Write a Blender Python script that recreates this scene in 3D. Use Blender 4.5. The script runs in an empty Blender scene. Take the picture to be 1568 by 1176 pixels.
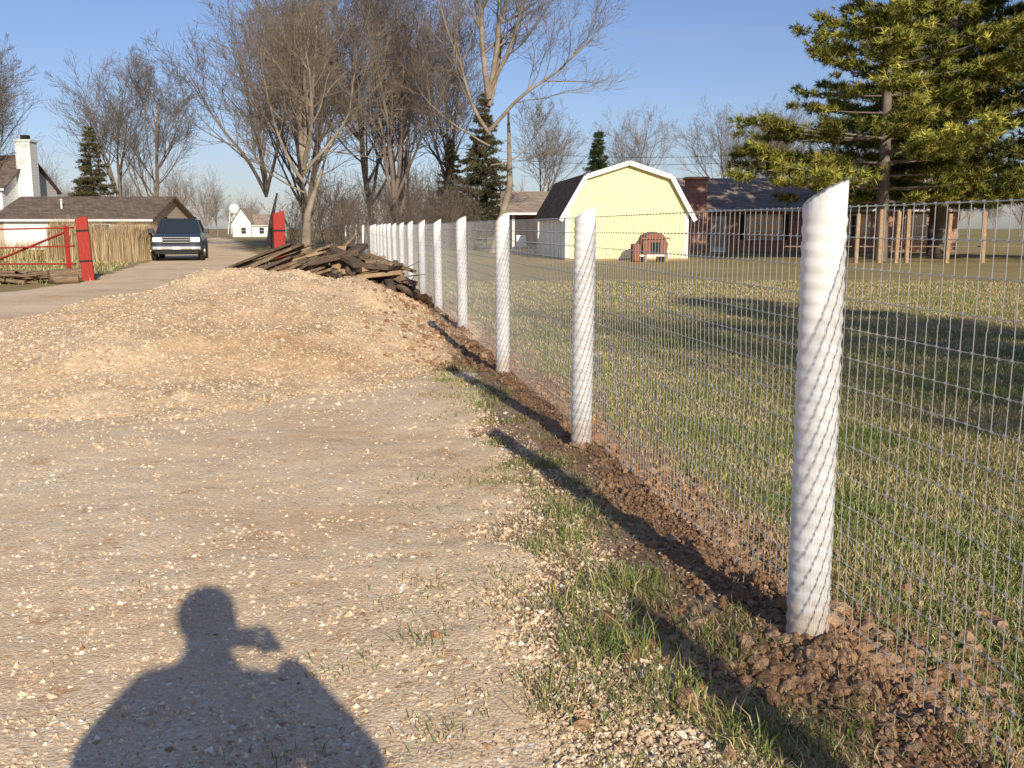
import bpy, bmesh, math, random
import numpy as np
from mathutils import Vector, Matrix
rng=np.random.default_rng(11); random.seed(11)
scene=bpy.context.scene
R=math.radians
# ---------------------------------------------------------------- helpers
def link(o): scene.collection.objects.link(o); return o
def empty(name,loc=(0,0,0),rot=0):
    e=bpy.data.objects.new(name,None); e.location=loc; e.rotation_euler=(0,0,rot); e.empty_display_size=.2
    return link(e)
_tabs={}
def vnoise(x,y,scale,seed=0):
    if seed not in _tabs: _tabs[seed]=np.random.default_rng(1000+seed).random((256,256))
    T=_tabs[seed]
    xs=np.asarray(x,float)/scale+37.3; ys=np.asarray(y,float)/scale+91.7
    xi=np.floor(xs).astype(int); yi=np.floor(ys).astype(int)
    fx=xs-xi; fy=ys-yi; fx=fx*fx*(3-2*fx); fy=fy*fy*(3-2*fy)
    a=T[xi%256,yi%256]; b=T[(xi+1)%256,yi%256]; c=T[xi%256,(yi+1)%256]; d=T[(xi+1)%256,(yi+1)%256]
    return (a*(1-fx)+b*fx)*(1-fy)+(c*(1-fx)+d*fx)*fy
def fbm(x,y,scale,seed=0,oc=4):
    s=0;a=.5;t=0
    for i in range(oc):
        s=s+a*vnoise(x,y,scale/(2**i),seed+i*7); t+=a; a*=.5
    return s/t
def sstep(a,b,x):
    t=np.clip((x-a)/(b-a),0,1); return t*t*(3-2*t)
def mesh_np(name,V,F,mat=None,cols=None,smooth=False):
    V=np.asarray(V,np.float32); F=np.asarray(F,np.int32)
    me=bpy.data.meshes.new(name); n=F.shape[1]
    me.vertices.add(len(V)); me.vertices.foreach_set('co',V.ravel())
    me.loops.add(F.size); me.loops.foreach_set('vertex_index',F.ravel())
    me.polygons.add(len(F)); me.polygons.foreach_set('loop_start',np.arange(len(F),dtype=np.int32)*n)
    me.polygons.foreach_set('loop_total',np.full(len(F),n,np.int32))
    me.polygons.foreach_set('use_smooth',np.full(len(F),bool(smooth)))
    me.update(calc_edges=True)
    if cols is not None:
        ca=me.color_attributes.new(name='Col',type='FLOAT_COLOR',domain='POINT')
        c=np.ones((len(V),4),np.float32); c[:,:3]=cols; ca.data.foreach_set('color',c.ravel())
    if mat: me.materials.append(mat)
    return me
def obj_np(name,V,F,mat=None,cols=None,smooth=False,parent=None):
    o=bpy.data.objects.new(name,mesh_np(name,V,F,mat,cols,smooth)); link(o)
    if parent: o.parent=parent
    return o
def segs_mesh(S,sides):
    S=np.asarray(S,float); p0=S[:,:3]; p1=S[:,3:6]; r0=S[:,6]; r1=S[:,7]
    d=p1-p0; d/=np.linalg.norm(d,axis=1,keepdims=True)+1e-9
    ref=np.tile(np.array([[0.31,.95,.05]]),(len(S),1)); al=np.abs((d*ref).sum(1))>.93
    ref[al]=np.array([1.,0,0.1])
    a=np.cross(d,ref); a/=np.linalg.norm(a,axis=1,keepdims=True)+1e-9
    b=np.cross(d,a)
    ang=np.arange(sides)*2*np.pi/sides
    c=np.cos(ang)[None,:,None]; s=np.sin(ang)[None,:,None]
    ring=a[:,None,:]*c+b[:,None,:]*s
    V=np.concatenate([p0[:,None,:]+ring*r0[:,None,None],p1[:,None,:]+ring*r1[:,None,None]],1).reshape(-1,3)
    base=(np.arange(len(S))*2*sides)[:,None]
    i=np.arange(sides)[None,:]; j=(i+1)%sides
    F=np.stack([base+i,base+i+sides,base+j+sides,base+j],-1).reshape(-1,4)
    return V,F
def join_vf(lst):
    Vs=[];Fs=[];o=0
    for V,F in lst:
        if len(V)==0: continue
        Vs.append(V);Fs.append(F+o);o+=len(V)
    return np.concatenate(Vs),np.concatenate(Fs)
# ---------------------------------------------------------------- materials
def new_mat(name):
    m=bpy.data.materials.new(name); m.use_nodes=True
    nt=m.node_tree; b=nt.nodes['Principled BSDF']; b.inputs['Specular IOR Level'].default_value=.25
    return m,nt,b
def N(nt,t,**k):
    n=nt.nodes.new(t)
    for a,v in k.items(): setattr(n,a,v)
    return n
def ramp(nt,fac,stops):
    r=N(nt,'ShaderNodeValToRGB'); cr=r.color_ramp
    while len(cr.elements)<len(stops): cr.elements.new(.5)
    for e,(p,c) in zip(cr.elements,stops): e.position=p; e.color=(*c,1)
    nt.links.new(fac,r.inputs[0]); return r.outputs[0]
def noise(nt,co,scale,detail=3,rough=.6):
    n=N(nt,'ShaderNodeTexNoise'); n.inputs['Scale'].default_value=scale; n.inputs['Detail'].default_value=detail
    n.inputs['Roughness'].default_value=rough; nt.links.new(co,n.inputs['Vector']); return n.outputs[0]
def mixc(nt,fac,a,b,mode='MIX'):
    m=N(nt,'ShaderNodeMix',data_type='RGBA',blend_type=mode)
    for k,v in ((0,fac),(6,a),(7,b)):
        if isinstance(v,(int,float)): m.inputs[k].default_value=v
        elif isinstance(v,tuple): m.inputs[k].default_value=(*v,1)
        else: nt.links.new(v,m.inputs[k])
    return m.outputs[2]
def madd(nt,a,k,b):
    n=N(nt,'ShaderNodeMath',operation='MULTIPLY_ADD'); nt.links.new(a,n.inputs[0]); n.inputs[1].default_value=k
    if isinstance(b,(int,float)): n.inputs[2].default_value=b
    else: nt.links.new(b,n.inputs[2])
    return n.outputs[0]
def bump(nt,b,h,strength,dist,prev=None):
    n=N(nt,'ShaderNodeBump'); n.inputs['Strength'].default_value=strength; n.inputs['Distance'].default_value=dist
    nt.links.new(h,n.inputs['Height'])
    if prev: nt.links.new(prev,n.inputs['Normal'])
    nt.links.new(n.outputs[0],b.inputs['Normal']); return n.outputs[0]
def simple(name,c1,c2,scale=5,rough=.8,bs=.0,bd=.01,stretch=(1,1,1),metal=0,coord='Object'):
    m,nt,b=new_mat(name); tc=N(nt,'ShaderNodeTexCoord'); mp=N(nt,'ShaderNodeMapping'); mp.inputs['Scale'].default_value=stretch
    nt.links.new(tc.outputs[coord],mp.inputs[0])
    f=noise(nt,mp.outputs[0],scale)
    nt.links.new(ramp(nt,f,[(.3,c1),(.7,c2)]),b.inputs['Base Color'])
    b.inputs['Roughness'].default_value=rough; b.inputs['Metallic'].default_value=metal
    if bs: bump(nt,b,f,bs,bd)
    return m
def attr_mat(name,rough=.85,scale=20,lo=.75,hi=1.2,bs=0,bd=.01,tex=True):
    m,nt,b=new_mat(name); at=N(nt,'ShaderNodeAttribute',attribute_name='Col')
    if tex:
        tc=N(nt,'ShaderNodeTexCoord'); f=noise(nt,tc.outputs['Object'],scale,3)
        v=ramp(nt,f,[(.3,(lo,)*3),(.7,(hi,)*3)])
        nt.links.new(mixc(nt,1.,at.outputs['Color'],v,'MULTIPLY'),b.inputs['Base Color'])
        if bs: bump(nt,b,f,bs,bd)
    else: nt.links.new(at.outputs['Color'],b.inputs['Base Color'])
    b.inputs['Roughness'].default_value=rough; b.inputs['Specular IOR Level'].default_value=.1
    return m
M_grass=attr_mat('grass_blades',.7,tex=False)
M_stone=attr_mat('stones',.9,tex=False)
M_clod=attr_mat('dirt_clods',.97,110,.65,1.25,bs=1.,bd=.007)
M_needle=attr_mat('needles',.75,tex=False)
def bark(name,c1,c2):
    m,nt,b=new_mat(name); tc=N(nt,'ShaderNodeTexCoord'); f=noise(nt,tc.outputs['Object'],1.6,3)
    nt.links.new(ramp(nt,f,[(.3,c1),(.7,c2)]),b.inputs['Base Color']); b.inputs['Roughness'].default_value=.95; return m
M_bark=bark('bark_grey',(.13,.103,.085),(.24,.195,.16))
M_bark_l=bark('bark_light',(.17,.135,.1),(.34,.28,.215))
M_bark_h=bark('bark_far_haze',(.2,.165,.145),(.31,.265,.235))  # paler bark for far trees, distance haze painted into the colour
M_white=simple('white_paint',(.7,.7,.69),(.82,.82,.8),4,.5)
M_wood=simple('old_wood',(.13,.085,.05),(.3,.215,.14),5,.9,.5,.01,(1,1,8))
M_woodt=simple('tan_wood',(.28,.18,.1),(.46,.33,.2),6,.85,.4,.01,(8,1,1))
M_logbark=simple('log_bark',(.06,.042,.03),(.17,.125,.09),9,.95,.8,.03,(3,3,1))
M_red=simple('red_paint',(.27,.022,.015),(.4,.045,.03),5,.65,.3,.01,(4,4,1))
M_dark=simple('dark_void',(.012,.012,.014),(.02,.02,.022),3,.6)
M_glass,_nt,_b=new_mat('window_glass'); _b.inputs['Base Color'].default_value=(.03,.04,.05,1); _b.inputs['Roughness'].default_value=.08; _b.inputs['Specular IOR Level'].default_value=.6

def gravel_mat(name,dust,tints,cell=75,dustiness=.62,bs=.4):
    m,nt,b=new_mat(name); tc=N(nt,'ShaderNodeTexCoord'); co=tc.outputs['Object']
    vo=N(nt,'ShaderNodeTexVoronoi'); vo.inputs['Scale'].default_value=cell; nt.links.new(co,vo.inputs['Vector'])
    sep=N(nt,'ShaderNodeSeparateColor'); nt.links.new(vo.outputs['Color'],sep.inputs[0])
    c=ramp(nt,sep.outputs[0],tints)
    vis=ramp(nt,sep.outputs[1],[(.35,(.2,.2,.2)),(.75,(1,1,1))])
    pn=noise(nt,co,1.6,4,.65); fine=noise(nt,co,110,2,.7)
    pf=ramp(nt,pn,[(.36,(.35,.35,.35)),(dustiness,(1,1,1))])
    d=mixc(nt,ramp(nt,fine,[(.3,(0,0,0)),(.7,(1,1,1))]),tuple(x*.74 for x in dust),tuple(min(1,x*1.14) for x in dust))
    c=mixc(nt,mixc(nt,1.,pf,vis,'MULTIPLY'),d,c)
    lf=noise(nt,co,.5,5,.68)
    c=mixc(nt,1.,c,ramp(nt,lf,[(.32,(.8,.7,.6)),(.5,(.98,.95,.92)),(.7,(1.08,1.08,1.06))]),'MULTIPLY')
    st=ramp(nt,noise(nt,co,3.1,4,.7),[(.6,(1,1,1)),(.72,(.74,.58,.44))])
    c=mixc(nt,1.,c,st,'MULTIPLY')
    nt.links.new(c,b.inputs['Base Color']); b.inputs['Roughness'].default_value=.95; b.inputs['Specular IOR Level'].default_value=.1
    h=madd(nt,vo.outputs['Distance'],-.6,0.); h=madd(nt,fine,.45,h); h=madd(nt,noise(nt,co,26,3,.7),.7,h)
    bump(nt,b,h,bs,.011)
    return m
tints=[(0,(.46,.33,.21)),(.25,(.76,.58,.39)),(.5,(.84,.7,.5)),(.8,(.89,.78,.61)),(1,(.92,.85,.74))]
M_drive=gravel_mat('compact_gravel',(.88,.665,.43),tints)
M_pile=gravel_mat('pile_gravel',(.66,.49,.315),[(0,(.38,.265,.16)),(.3,(.61,.45,.29)),(.6,(.71,.56,.385)),(1,(.8,.7,.55))],cell=48,bs=.6)

def ground_mat():
    m,nt,b=new_mat('ground_soil_and_turf'); tc=N(nt,'ShaderNodeTexCoord'); co=tc.outputs['Object']
    at=N(nt,'ShaderNodeAttribute',attribute_name='Col'); sp=N(nt,'ShaderNodeSeparateColor'); nt.links.new(at.outputs['Color'],sp.inputs[0])
    f1=noise(nt,co,55,4,.75); f2=noise(nt,co,1.1,4,.7); f3=noise(nt,co,11,4,.75)
    dry=ramp(nt,f1,[(.3,(.24,.18,.085)),(.5,(.41,.325,.16)),(.7,(.55,.45,.26))])
    grn=ramp(nt,f1,[(.3,(.1,.105,.03)),(.55,(.21,.205,.07)),(.75,(.35,.315,.13))])
    g2=N(nt,'ShaderNodeMath',operation='ADD',use_clamp=True); nt.links.new(madd(nt,f2,2.2,-1.1),g2.inputs[0]); nt.links.new(sp.outputs[1],g2.inputs[1])
    turf=mixc(nt,g2.outputs[0],dry,grn)
    turf=mixc(nt,1.,turf,ramp(nt,noise(nt,co,.16,4,.6),[(.35,(.8,.8,.76)),(.65,(1.1,1.07,1.02))]),'MULTIPLY')
    dirt=ramp(nt,f3,[(.3,(.22,.12,.065)),(.5,(.35,.205,.115)),(.7,(.5,.33,.2))])
    sandy=ramp(nt,f1,[(.3,(.44,.31,.185)),(.5,(.68,.5,.33)),(.7,(.82,.67,.48))])
    c=mixc(nt,sp.outputs[2],turf,sandy)
    c=mixc(nt,sp.outputs[0],c,dirt)
    nt.links.new(c,b.inputs['Base Color']); b.inputs['Roughness'].default_value=.95; b.inputs['Specular IOR Level'].default_value=.1
    bump(nt,b,madd(nt,f1,.5,f3),.6,.025)
    return m
M_ground=ground_mat()

# ---------------------------------------------------------------- layout functions
CAMH=1.4
def fx(y): return 1.551-.1756*y
def zg(x,y):
    x=np.asarray(x,float); y=np.asarray(y,float)
    near=np.exp(-np.maximum(np.hypot(x,y)-14,0)/14)
    z=(fbm(x,y,2.4,1,4)-.5)*.07*near+(fbm(x,y,.35,5,3)-.5)*.016*near
    dd=x-fx(y); f=sstep(60,40,y)
    z=z+ np.exp(-(dd-.1)**2/.09)*((fbm(x,y,.22,9,4)-.46)*.13)*near*f
    z=z-.05*sstep(.2,3,dd)*near
    return z
def pile(x,y):
    x=np.asarray(x,float); y=np.asarray(y,float)
    dx=x+3.1; u=np.where(dx>0,dx/2.85,dx/3.7); v=np.where(y<12.4,(y-12.4)/5.6,(y-12.4)/4.6)
    r2=u*u+v*v+ (fbm(x,y,1.6,21,4)-.5)*.6
    h=.70*np.clip(1-r2,0,None)**1.25
    u2=(x+6.9)/4.2; v2=(y-10.6)/4.1; r=u2*u2+v2*v2+(fbm(x,y,1.6,25,3)-.5)*.5
    h2=.2*np.clip(1-r,0,None)**1.2
    h=np.maximum(h,h2)+.25*np.minimum(h,h2)
    k=np.clip(h/.12,0,1)
    return h+k*((fbm(x,y,.55,31,4)-.5)*.12+(fbm(x,y,.12,35,2)-.5)*.035)
PATH=np.array([(-6,14,5.5),(-8.0,21,3.0),(-9.0,26,2.3),(-12.0,38,2.6),(-17,55,2.6),(-32,107,3),(-75,230,4)],float)
def drive_m(x,y):
    x=np.asarray(x,float); y=np.asarray(y,float)
    w=np.interp(y,[2.6,4,8,12,20],[.95,.72,.55,.5,.6])
    m1=np.minimum(fx(y)-w-x, (20.3+.12*np.clip(-x-6,-4,30))-y)
    m2=np.full_like(m1,-99.)
    for a,b in zip(PATH[:-1],PATH[1:]):
        d=b[:2]-a[:2]; L2=(d**2).sum(); t=np.clip(((x-a[0])*d[0]+(y-a[1])*d[1])/L2,0,1)
        dist=np.hypot(x-(a[0]+t*d[0]),y-(a[1]+t*d[1])); m2=np.maximum(m2,a[2]+(b[2]-a[2])*t-dist)
    m=np.maximum(m1,m2)
    return m+(fbm(x,y,.7,41,5)-.5)*.95
def axis(spans):
    out=[]
    for a,b,s in spans: out.append(np.arange(a,b-1e-6,s))
    out.append(np.array([spans[-1][1]])); return np.concatenate(out)
def geo(a,b,s,f):
    o=[a]
    while o[-1]<b: o.append(o[-1]+s); s*=f
    return np.array(o)
xs=np.concatenate([-geo(8,900,.2,1.09)[::-1],axis([(-7.95,-3,.09),(-3,-.6,.05),(-.6,2.2,.028),(2.2,9,.09)]),geo(9.1,900,.2,1.09)])
ys=np.concatenate([-geo(.5,60,.3,1.2)[::-1],axis([(-.3,1.6,.15),(1.6,7,.035),(7,18,.08)]),geo(18.1,1200,.12,1.05)])
X,Y=np.meshgrid(xs,ys,indexing='ij')
Z=zg(X,Y)
def grid_faces(nx,ny):
    i=np.arange(nx-1)[:,None]; j=np.arange(ny-1)[None,:]; b=i*ny+j
    return np.stack([b,b+ny,b+ny+1,b+1],-1).reshape(-1,4)
GF=grid_faces(*X.shape)
dd=X-fx(Y)
dirt=np.exp(-((dd-.12)/.34)**2)*1.6*sstep(70,30,Y)*(.5+.9*fbm(X,Y,.5,51,3))
dirt=np.maximum(dirt, sstep(-1.3,-.5,dd)*sstep(.1,-.25,dd)*(fbm(X,Y,.3,53,4)*2.6-.95)*sstep(30,14,Y))
dirt=np.maximum(dirt, sstep(8,12,Y)*sstep(-2.2,-1.3,dd)*sstep(.5,.1,dd)*sstep(32,24,Y))
dirt=np.maximum(dirt, sstep(.6,.7,fbm(X,Y,1.3,55,4))*sstep(4,0,dd)*.5)
dirt=np.clip(dirt,0,1)
green=.5*sstep(24,3,Y)+.15
green=np.where(X<fx(Y)-2,.15,green); green=np.where(Y>60,.2,green)
sandy=np.clip(sstep(.1,-.35,dd)*sstep(-2.6,-1.6,dd)*sstep(26,20,Y)*(.35+.8*fbm(X,Y,.4,57,4)),0,1)
cols=np.stack([dirt,green,sandy],-1).reshape(-1,3)
obj_np('ground',np.stack([X,Y,Z],-1).reshape(-1,3),GF,M_ground,cols,True)
DM=drive_m(X,Y); off=np.clip(DM*.05,-.08,.010)+(fbm(X,Y,.09,47,3)-.5)*.012
Zd=Z+off-.06*sstep(.1,.35,pile(X,Y))
keep=(DM>-.5)&(X>-60)&(Y<235)&(Y>-20)
kf=keep.reshape(-1)[GF].all(1)
obj_np('gravel_driveway',np.stack([X,Y,Zd],-1).reshape(-1,3),GF[kf],M_drive,None,True)
px=np.arange(-12.4,0.3,.05); py=np.arange(5.7,18.2,.05); PX,PY=np.meshgrid(px,py,indexing='ij')
PH=pile(PX,PY)
PZ=zg(PX,PY)+np.where(PH>0,PH,0)+.008-.03*(PH<.015)
PF=grid_faces(*PX.shape); kp=(PH>.0).reshape(-1)[PF].any(1)
obj_np('gravel_pile',np.stack([PX,PY,PZ],-1).reshape(-1,3),PF[kp],M_pile,None,True)
def ztop(x,y):
    p=pile(x,y); return zg(x,y)+np.clip(p,0,None)+.004

# ---------------------------------------------------------------- stones
def ico(sub):
    bm=bmesh.new(); bmesh.ops.create_icosphere(bm,subdivisions=sub,radius=1)
    bm.verts.ensure_lookup_table()
    V=np.array([v.co[:] for v in bm.verts]); F=np.array([[v.index for v in f.verts] for f in bm.faces]); bm.free(); return V,F
OV=np.array([(1,0,0),(-1,0,0),(0,1,0),(0,-1,0),(0,0,1),(0,0,-1)],float)
OF=np.array([(0,2,4),(2,1,4),(1,3,4),(3,0,4),(2,0,5),(1,2,5),(3,1,5),(0,3,5)])
def scatter(name,x,y,size,col,mat,base=(OV,OF),jit=.35,flat=(.45,.9),sink=.3,zf=ztop,smooth=False):
    n=len(x); bv,bf=base; k=len(bv)
    P=bv[None]*(1+rng.uniform(-jit,jit,(n,k,1)))+rng.uniform(-jit*.4,jit*.4,(n,k,3))
    s=np.stack([rng.uniform(.7,1.3,n),rng.uniform(.7,1.3,n),rng.uniform(*flat,n)],-1)*size[:,None]
    P=P*s[:,None,:]
    a=rng.uniform(0,2*np.pi,n); t=rng.uniform(-.5,.5,n)
    ca,sa,ct,st=np.cos(a),np.sin(a),np.cos(t),np.sin(t)
    x1=P[...,0]; y1=P[...,1]*ct[:,None]-P[...,2]*st[:,None]; z1=P[...,1]*st[:,None]+P[...,2]*ct[:,None]
    x2=x1*ca[:,None]-y1*sa[:,None]; y2=x1*sa[:,None]+y1*ca[:,None]
    V=np.stack([x2+x[:,None],y2+y[:,None],z1+(zf(x,y)+s[:,2]*(1-sink)*.6)[:,None]],-1).reshape(-1,3)
    F=(bf[None]+(np.arange(n)*k)[:,None,None]).reshape(-1,3)
    C=np.repeat(col,k,axis=0)
    return obj_np(name,V,F,mat,C,smooth)
def sample_view(n,y0,y1,p=1.0,wid=.62):
    u=rng.random(n); y=(y0**(-p)+u*(y1**(-p)-y0**(-p)))**(-1/p)
    x=rng.uniform(-wid,wid,n)*(y+.6); return x,y
def tintcol(n,pal):
    pal=np.array(pal); c=pal[rng.integers(0,len(pal),n)]; return np.clip(c*rng.uniform(.82,1.12,(n,1)),0,1)
GP=[(.78,.61,.42),(.82,.68,.5),(.68,.5,.33),(.86,.78,.64),(.5,.36,.24),(.76,.56,.37),(.72,.55,.36),(.8,.64,.45),(.6,.43,.28)]
x,y=sample_view(220000,1.6,10,1.1)
m=(drive_m(x,y)>-.45)&(x<fx(y)-.3)&(fbm(x,y,.8,61,4)+rng.uniform(-.3,.3,len(x))>.37); x=x[m];y=y[m]
sz=np.clip(rng.lognormal(-5.25,.5,len(x)),.002,.015)*(.8+.05*y)
scatter('gravel_stones',x,y,sz,tintcol(len(x),GP),M_stone,sink=.55)
x=rng.uniform(-11.5,0,120000); y=rng.uniform(5.6,14.5,120000)
h=pile(x,y); toe=(drive_m(x,y)>0)&(h<=0)&(pile(x,y+.9)>0)
m=(h>.005)|(toe&(rng.random(len(x))<.4)); x=x[m];y=y[m]
sz=np.clip(rng.lognormal(-4.75,.42,len(x)),.004,.026)
scatter('pile_stones',x,y,sz,tintcol(len(x),[(.66,.49,.32),(.72,.57,.39),(.54,.39,.25),(.78,.68,.52),(.63,.46,.3),(.7,.54,.36),(.44,.31,.19)]),M_stone,sink=.45)
I2=ico(2); I1=ico(1)
def clodc(n): return tintcol(n,[(.36,.21,.12),(.41,.255,.15),(.31,.18,.1),(.46,.3,.185)])
n1,n2=11000,9000
yy=np.concatenate([rng.uniform(1.2,5.2,n1),rng.uniform(5,26,n2)])
dd_=rng.normal(.1,.21,len(yy)); xx=fx(yy)+dd_
sz=np.clip(rng.lognormal(-5.3,.62,len(yy)),.0025,.03); sz[n1:]*=1.4
scatter('dirt_clods',xx,yy,sz,clodc(len(xx)),M_clod,base=I1,jit=.34,flat=(.55,.9),sink=.6)
n=3200; a=rng.uniform(0,2*np.pi,n); r=np.abs(rng.normal(0,.32,n))+.04
xx=1.14+r*np.cos(a)*1.2; yy=2.95+r*np.sin(a)*.9
scatter('soil_heap',xx,yy,np.clip(rng.lognormal(-4.85,.65,n),.003,.036),clodc(n),M_clod,base=I2,jit=.27,flat=(.55,.9),sink=.55)
yy=rng.uniform(9.5,24,3600); xx=fx(yy)-np.abs(rng.normal(.2,.6,3600))
scatter('spoil_dirt',xx,yy,np.clip(rng.lognormal(-4.1,.5,3600),.008,.06),clodc(3600),M_clod,base=I1,jit=.3,flat=(.5,.9),sink=.3)
x,y=sample_view(1500,2,9,1.0); sz=np.clip(rng.lognormal(-5.1,.5,1500),.003,.014); m=drive_m(x,y)>-.3
scatter('loose_clods',x[m],y[m],sz[m],clodc(m.sum())*1.2,M_clod,base=I1,jit=.25)

# ---------------------------------------------------------------- grass
def blades(name,x,y,h,w,col,lean=.5,zf=zg):
    n=len(x); z=zf(x,y)-.004; a=rng.uniform(0,2*np.pi,n); la=rng.uniform(0,2*np.pi,n); l=rng.uniform(.1,1,n)*lean*h
    ax,ay=np.cos(a)*w/2,np.sin(a)*w/2; lx,ly=np.cos(la)*l,np.sin(la)*l
    V=np.stack([np.stack([x-ax,y-ay,z],-1),np.stack([x+ax,y+ay,z],-1),
        np.stack([x+ax*.8+lx*.35,y+ay*.8+ly*.35,z+h*.6],-1),np.stack([x-ax*.8+lx*.35,y-ay*.8+ly*.35,z+h*.6],-1),
        np.stack([x+lx,y+ly,z+h*(1-.25*l/np.maximum(h,1e-6))],-1)],1).reshape(-1,3)
    b=(np.arange(n)*5)[:,None]
    F=np.concatenate([b+np.array([[0,1,2]]),b+np.array([[0,2,3]]),b+np.array([[3,2,4]])])
    return obj_np(name,V,F,M_grass,np.repeat(col,5,axis=0))
GREEN=[(.135,.195,.045),(.185,.245,.065),(.11,.155,.035),(.235,.285,.09)]
DRY=[(.55,.44,.23),(.46,.36,.18),(.37,.29,.14),(.61,.5,.29)]
def gcol(n,pg):
    g=tintcol(n,GREEN); d=tintcol(n,DRY); k=(rng.random(n)<pg)[:,None]; return np.where(k,g,d)
u=rng.random(230000); y0,y1=1.2,26.; y=y0*(y1/y0)**u
w_=rng.random(len(y)); x=fx(y)+.15+w_*(.62*(y+.6)-fx(y))
pn=fbm(x,y,.9,71,4); keep=(rng.random(len(x))<np.clip((x-fx(y)-.1)*1.3,0.05,1)*(.3+1.1*pn)); x=x[keep];y=y[keep];pn=pn[keep]
pg=np.clip(2.0*(pn-.5)+.48-.014*y,.05,.95)
hh=rng.uniform(.018,.05,len(x))*(1+.02*y); ww=.0028*(1+.16*y)
g=tintcol(len(x),GREEN); d=tintcol(len(x),DRY); c=np.where((rng.random(len(x))<pg)[:,None],g,d)
blades('lawn_grass',x,y,hh,ww,c,lean=1.2)
n=68000; y=1.3*(16/1.3)**rng.random(n); dd_=-rng.uniform(-.05,1.5,n); x=fx(y)+dd_
dn=fbm(x,y,.3,81,4); prob=np.clip((dn-.49)*7,0,1)*np.interp(dd_,[-1.5,-.9,-.55,-.3,0],[.12,.5,.9,1,.25])*np.interp(y,[0,4,8,16],[.9,.85,.45,.2])
k=rng.random(n)<prob; x=x[k];y=y[k];dn=dn[k]
blades('verge_grass',x,y,rng.uniform(.012,.05,len(x))*(.5+1.5*(dn-.4)*2),np.full(len(x),.003)*(1+.1*y),gcol(len(x),.45),lean=1.8)
tx=[];ty=[];th=[];tc_=[]
tuf=[(.33,3.05,.15,260),(.43,3.6,.13,240),(.1,2.7,.09,130),(.28,4.6,.11,200),(.5,2.75,.11,180),(.12,4.1,.08,100),(-.15,5.2,.06,110),(-.1,6.2,.07,110),(.02,6.9,.06,110),
     (-.55,2.9,.05,60),(-.3,3.1,.06,80),(-.62,2.35,.06,60),(-1.45,3.6,.04,30),(.65,2.5,.11,160),(.2,5.6,.08,120),(-.25,7.6,.07,110),(.22,3.4,.1,150),(.3,4.2,.1,150),(-.2,2.5,.05,80),(-.75,2.2,.05,60),
     (1.5,2.5,.07,120),(1.35,3.6,.07,120),(.85,2.45,.08,120),(1.25,2.35,.06,90)]
for i in range(70):
    yy=random.uniform(2,15); tuf.append((fx(yy)-random.uniform(.2,.8),yy,random.uniform(.04,.085),random.randint(30,90)))
for i in range(170):
    yy=random.uniform(1.8,14); tuf.append((fx(yy)+random.uniform(.3,.4+.35*yy),yy,random.uniform(.045,.08),random.randint(40,90)))
for cx,cy,hh,nn in tuf:
    r=rng.normal(0,.05+hh*.25,(nn,2)); tx.append(cx+r[:,0]); ty.append(cy+r[:,1]); th.append(hh*rng.uniform(.4,1.1,nn)); tc_.append(gcol(nn,.68))
tx=np.concatenate(tx);ty=np.concatenate(ty)
blades('grass_tufts',tx,ty,np.concatenate(th),np.full(len(tx),.004),np.concatenate(tc_),lean=1.1)
n=7600; y=1.7*(6/1.7)**rng.random(n); x=rng.normal(.1,.5,n); k=x<fx(y)-.1; x=x[k];y=y[k]; n=len(x)
blades('straw_litter',x,y,rng.uniform(.006,.014,n),rng.uniform(.004,.018,n),tintcol(n,[(.5,.37,.22),(.62,.5,.33),(.36,.25,.15)]),lean=3.5,zf=lambda a,b:zg(a,b)+.01)

# ---------------------------------------------------------------- wire fence
A0=np.array([1.005,3.11]); FD=np.array([-.1756,1.]); FD/=np.linalg.norm(FD); FP=np.array([FD[1],-FD[0]])
SP=3.168; SB=15*SP; ENDP=np.array([-10.3,60.5]); B0=A0+FD*SB; D2=ENDP-B0; L2=np.linalg.norm(D2); D2=D2/L2
def fpos(s,off=0):
    s=np.atleast_1d(np.asarray(s,float)); p=A0+np.outer(np.minimum(s,SB),FD)+np.outer(np.maximum(s-SB,0),D2)
    return p+FP*off
fence=empty('wire_mesh_fence')
mw,nt,b=new_mat('galvanised_wire'); b.inputs['Base Color'].default_value=(.56,.56,.54,1); b.inputs['Metallic'].default_value=.45; b.inputs['Roughness'].default_value=.42
OFF=.078; HT=1.47
def wob(s,z): return (vnoise(s,z*2,1.1,91)-.5)*.03*np.sin(np.pi*((s/SP)%1))
S=[]
sv=np.arange(-3.6,SB+L2,.0508)
zz=[.02,.4,.78,1.14,HT]
for a,b_ in zip(zz[:-1],zz[1:]):
    p0=fpos(sv,OFF)+FP*wob(sv,a*np.ones_like(sv))[:,None]; p1=fpos(sv,OFF)+FP*wob(sv,b_*np.ones_like(sv))[:,None]
    j=rng.normal(0,.0015,(len(sv),1))
    S.append(np.concatenate([p0+FD*j,np.full((len(sv),1),a),p1+FD*j,np.full((len(sv),1),b_),np.full((len(sv),2),.00118)],1))
hz=np.arange(.02,HT+.01,.0966)
sh=np.concatenate([np.arange(-3.6,14,.1584),np.arange(14,SB+L2,.5)])
for z in hz:
    r=.0018 if z in(hz[0],hz[-1]) else .0013
    zw=z+(vnoise(sh,sh*0+z*9,1.5,93)-.5)*.014
    q=fpos(sh,OFF)+FP*wob(sh,np.full_like(sh,z))[:,None]
    S.append(np.concatenate([q[:-1],zw[:-1,None],q[1:],zw[1:,None],np.full((len(sh)-1,2),r)],1))
V,F=segs_mesh(np.concatenate(S),4)
sk=sv[(sv<16)]; SK=[]
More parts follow.
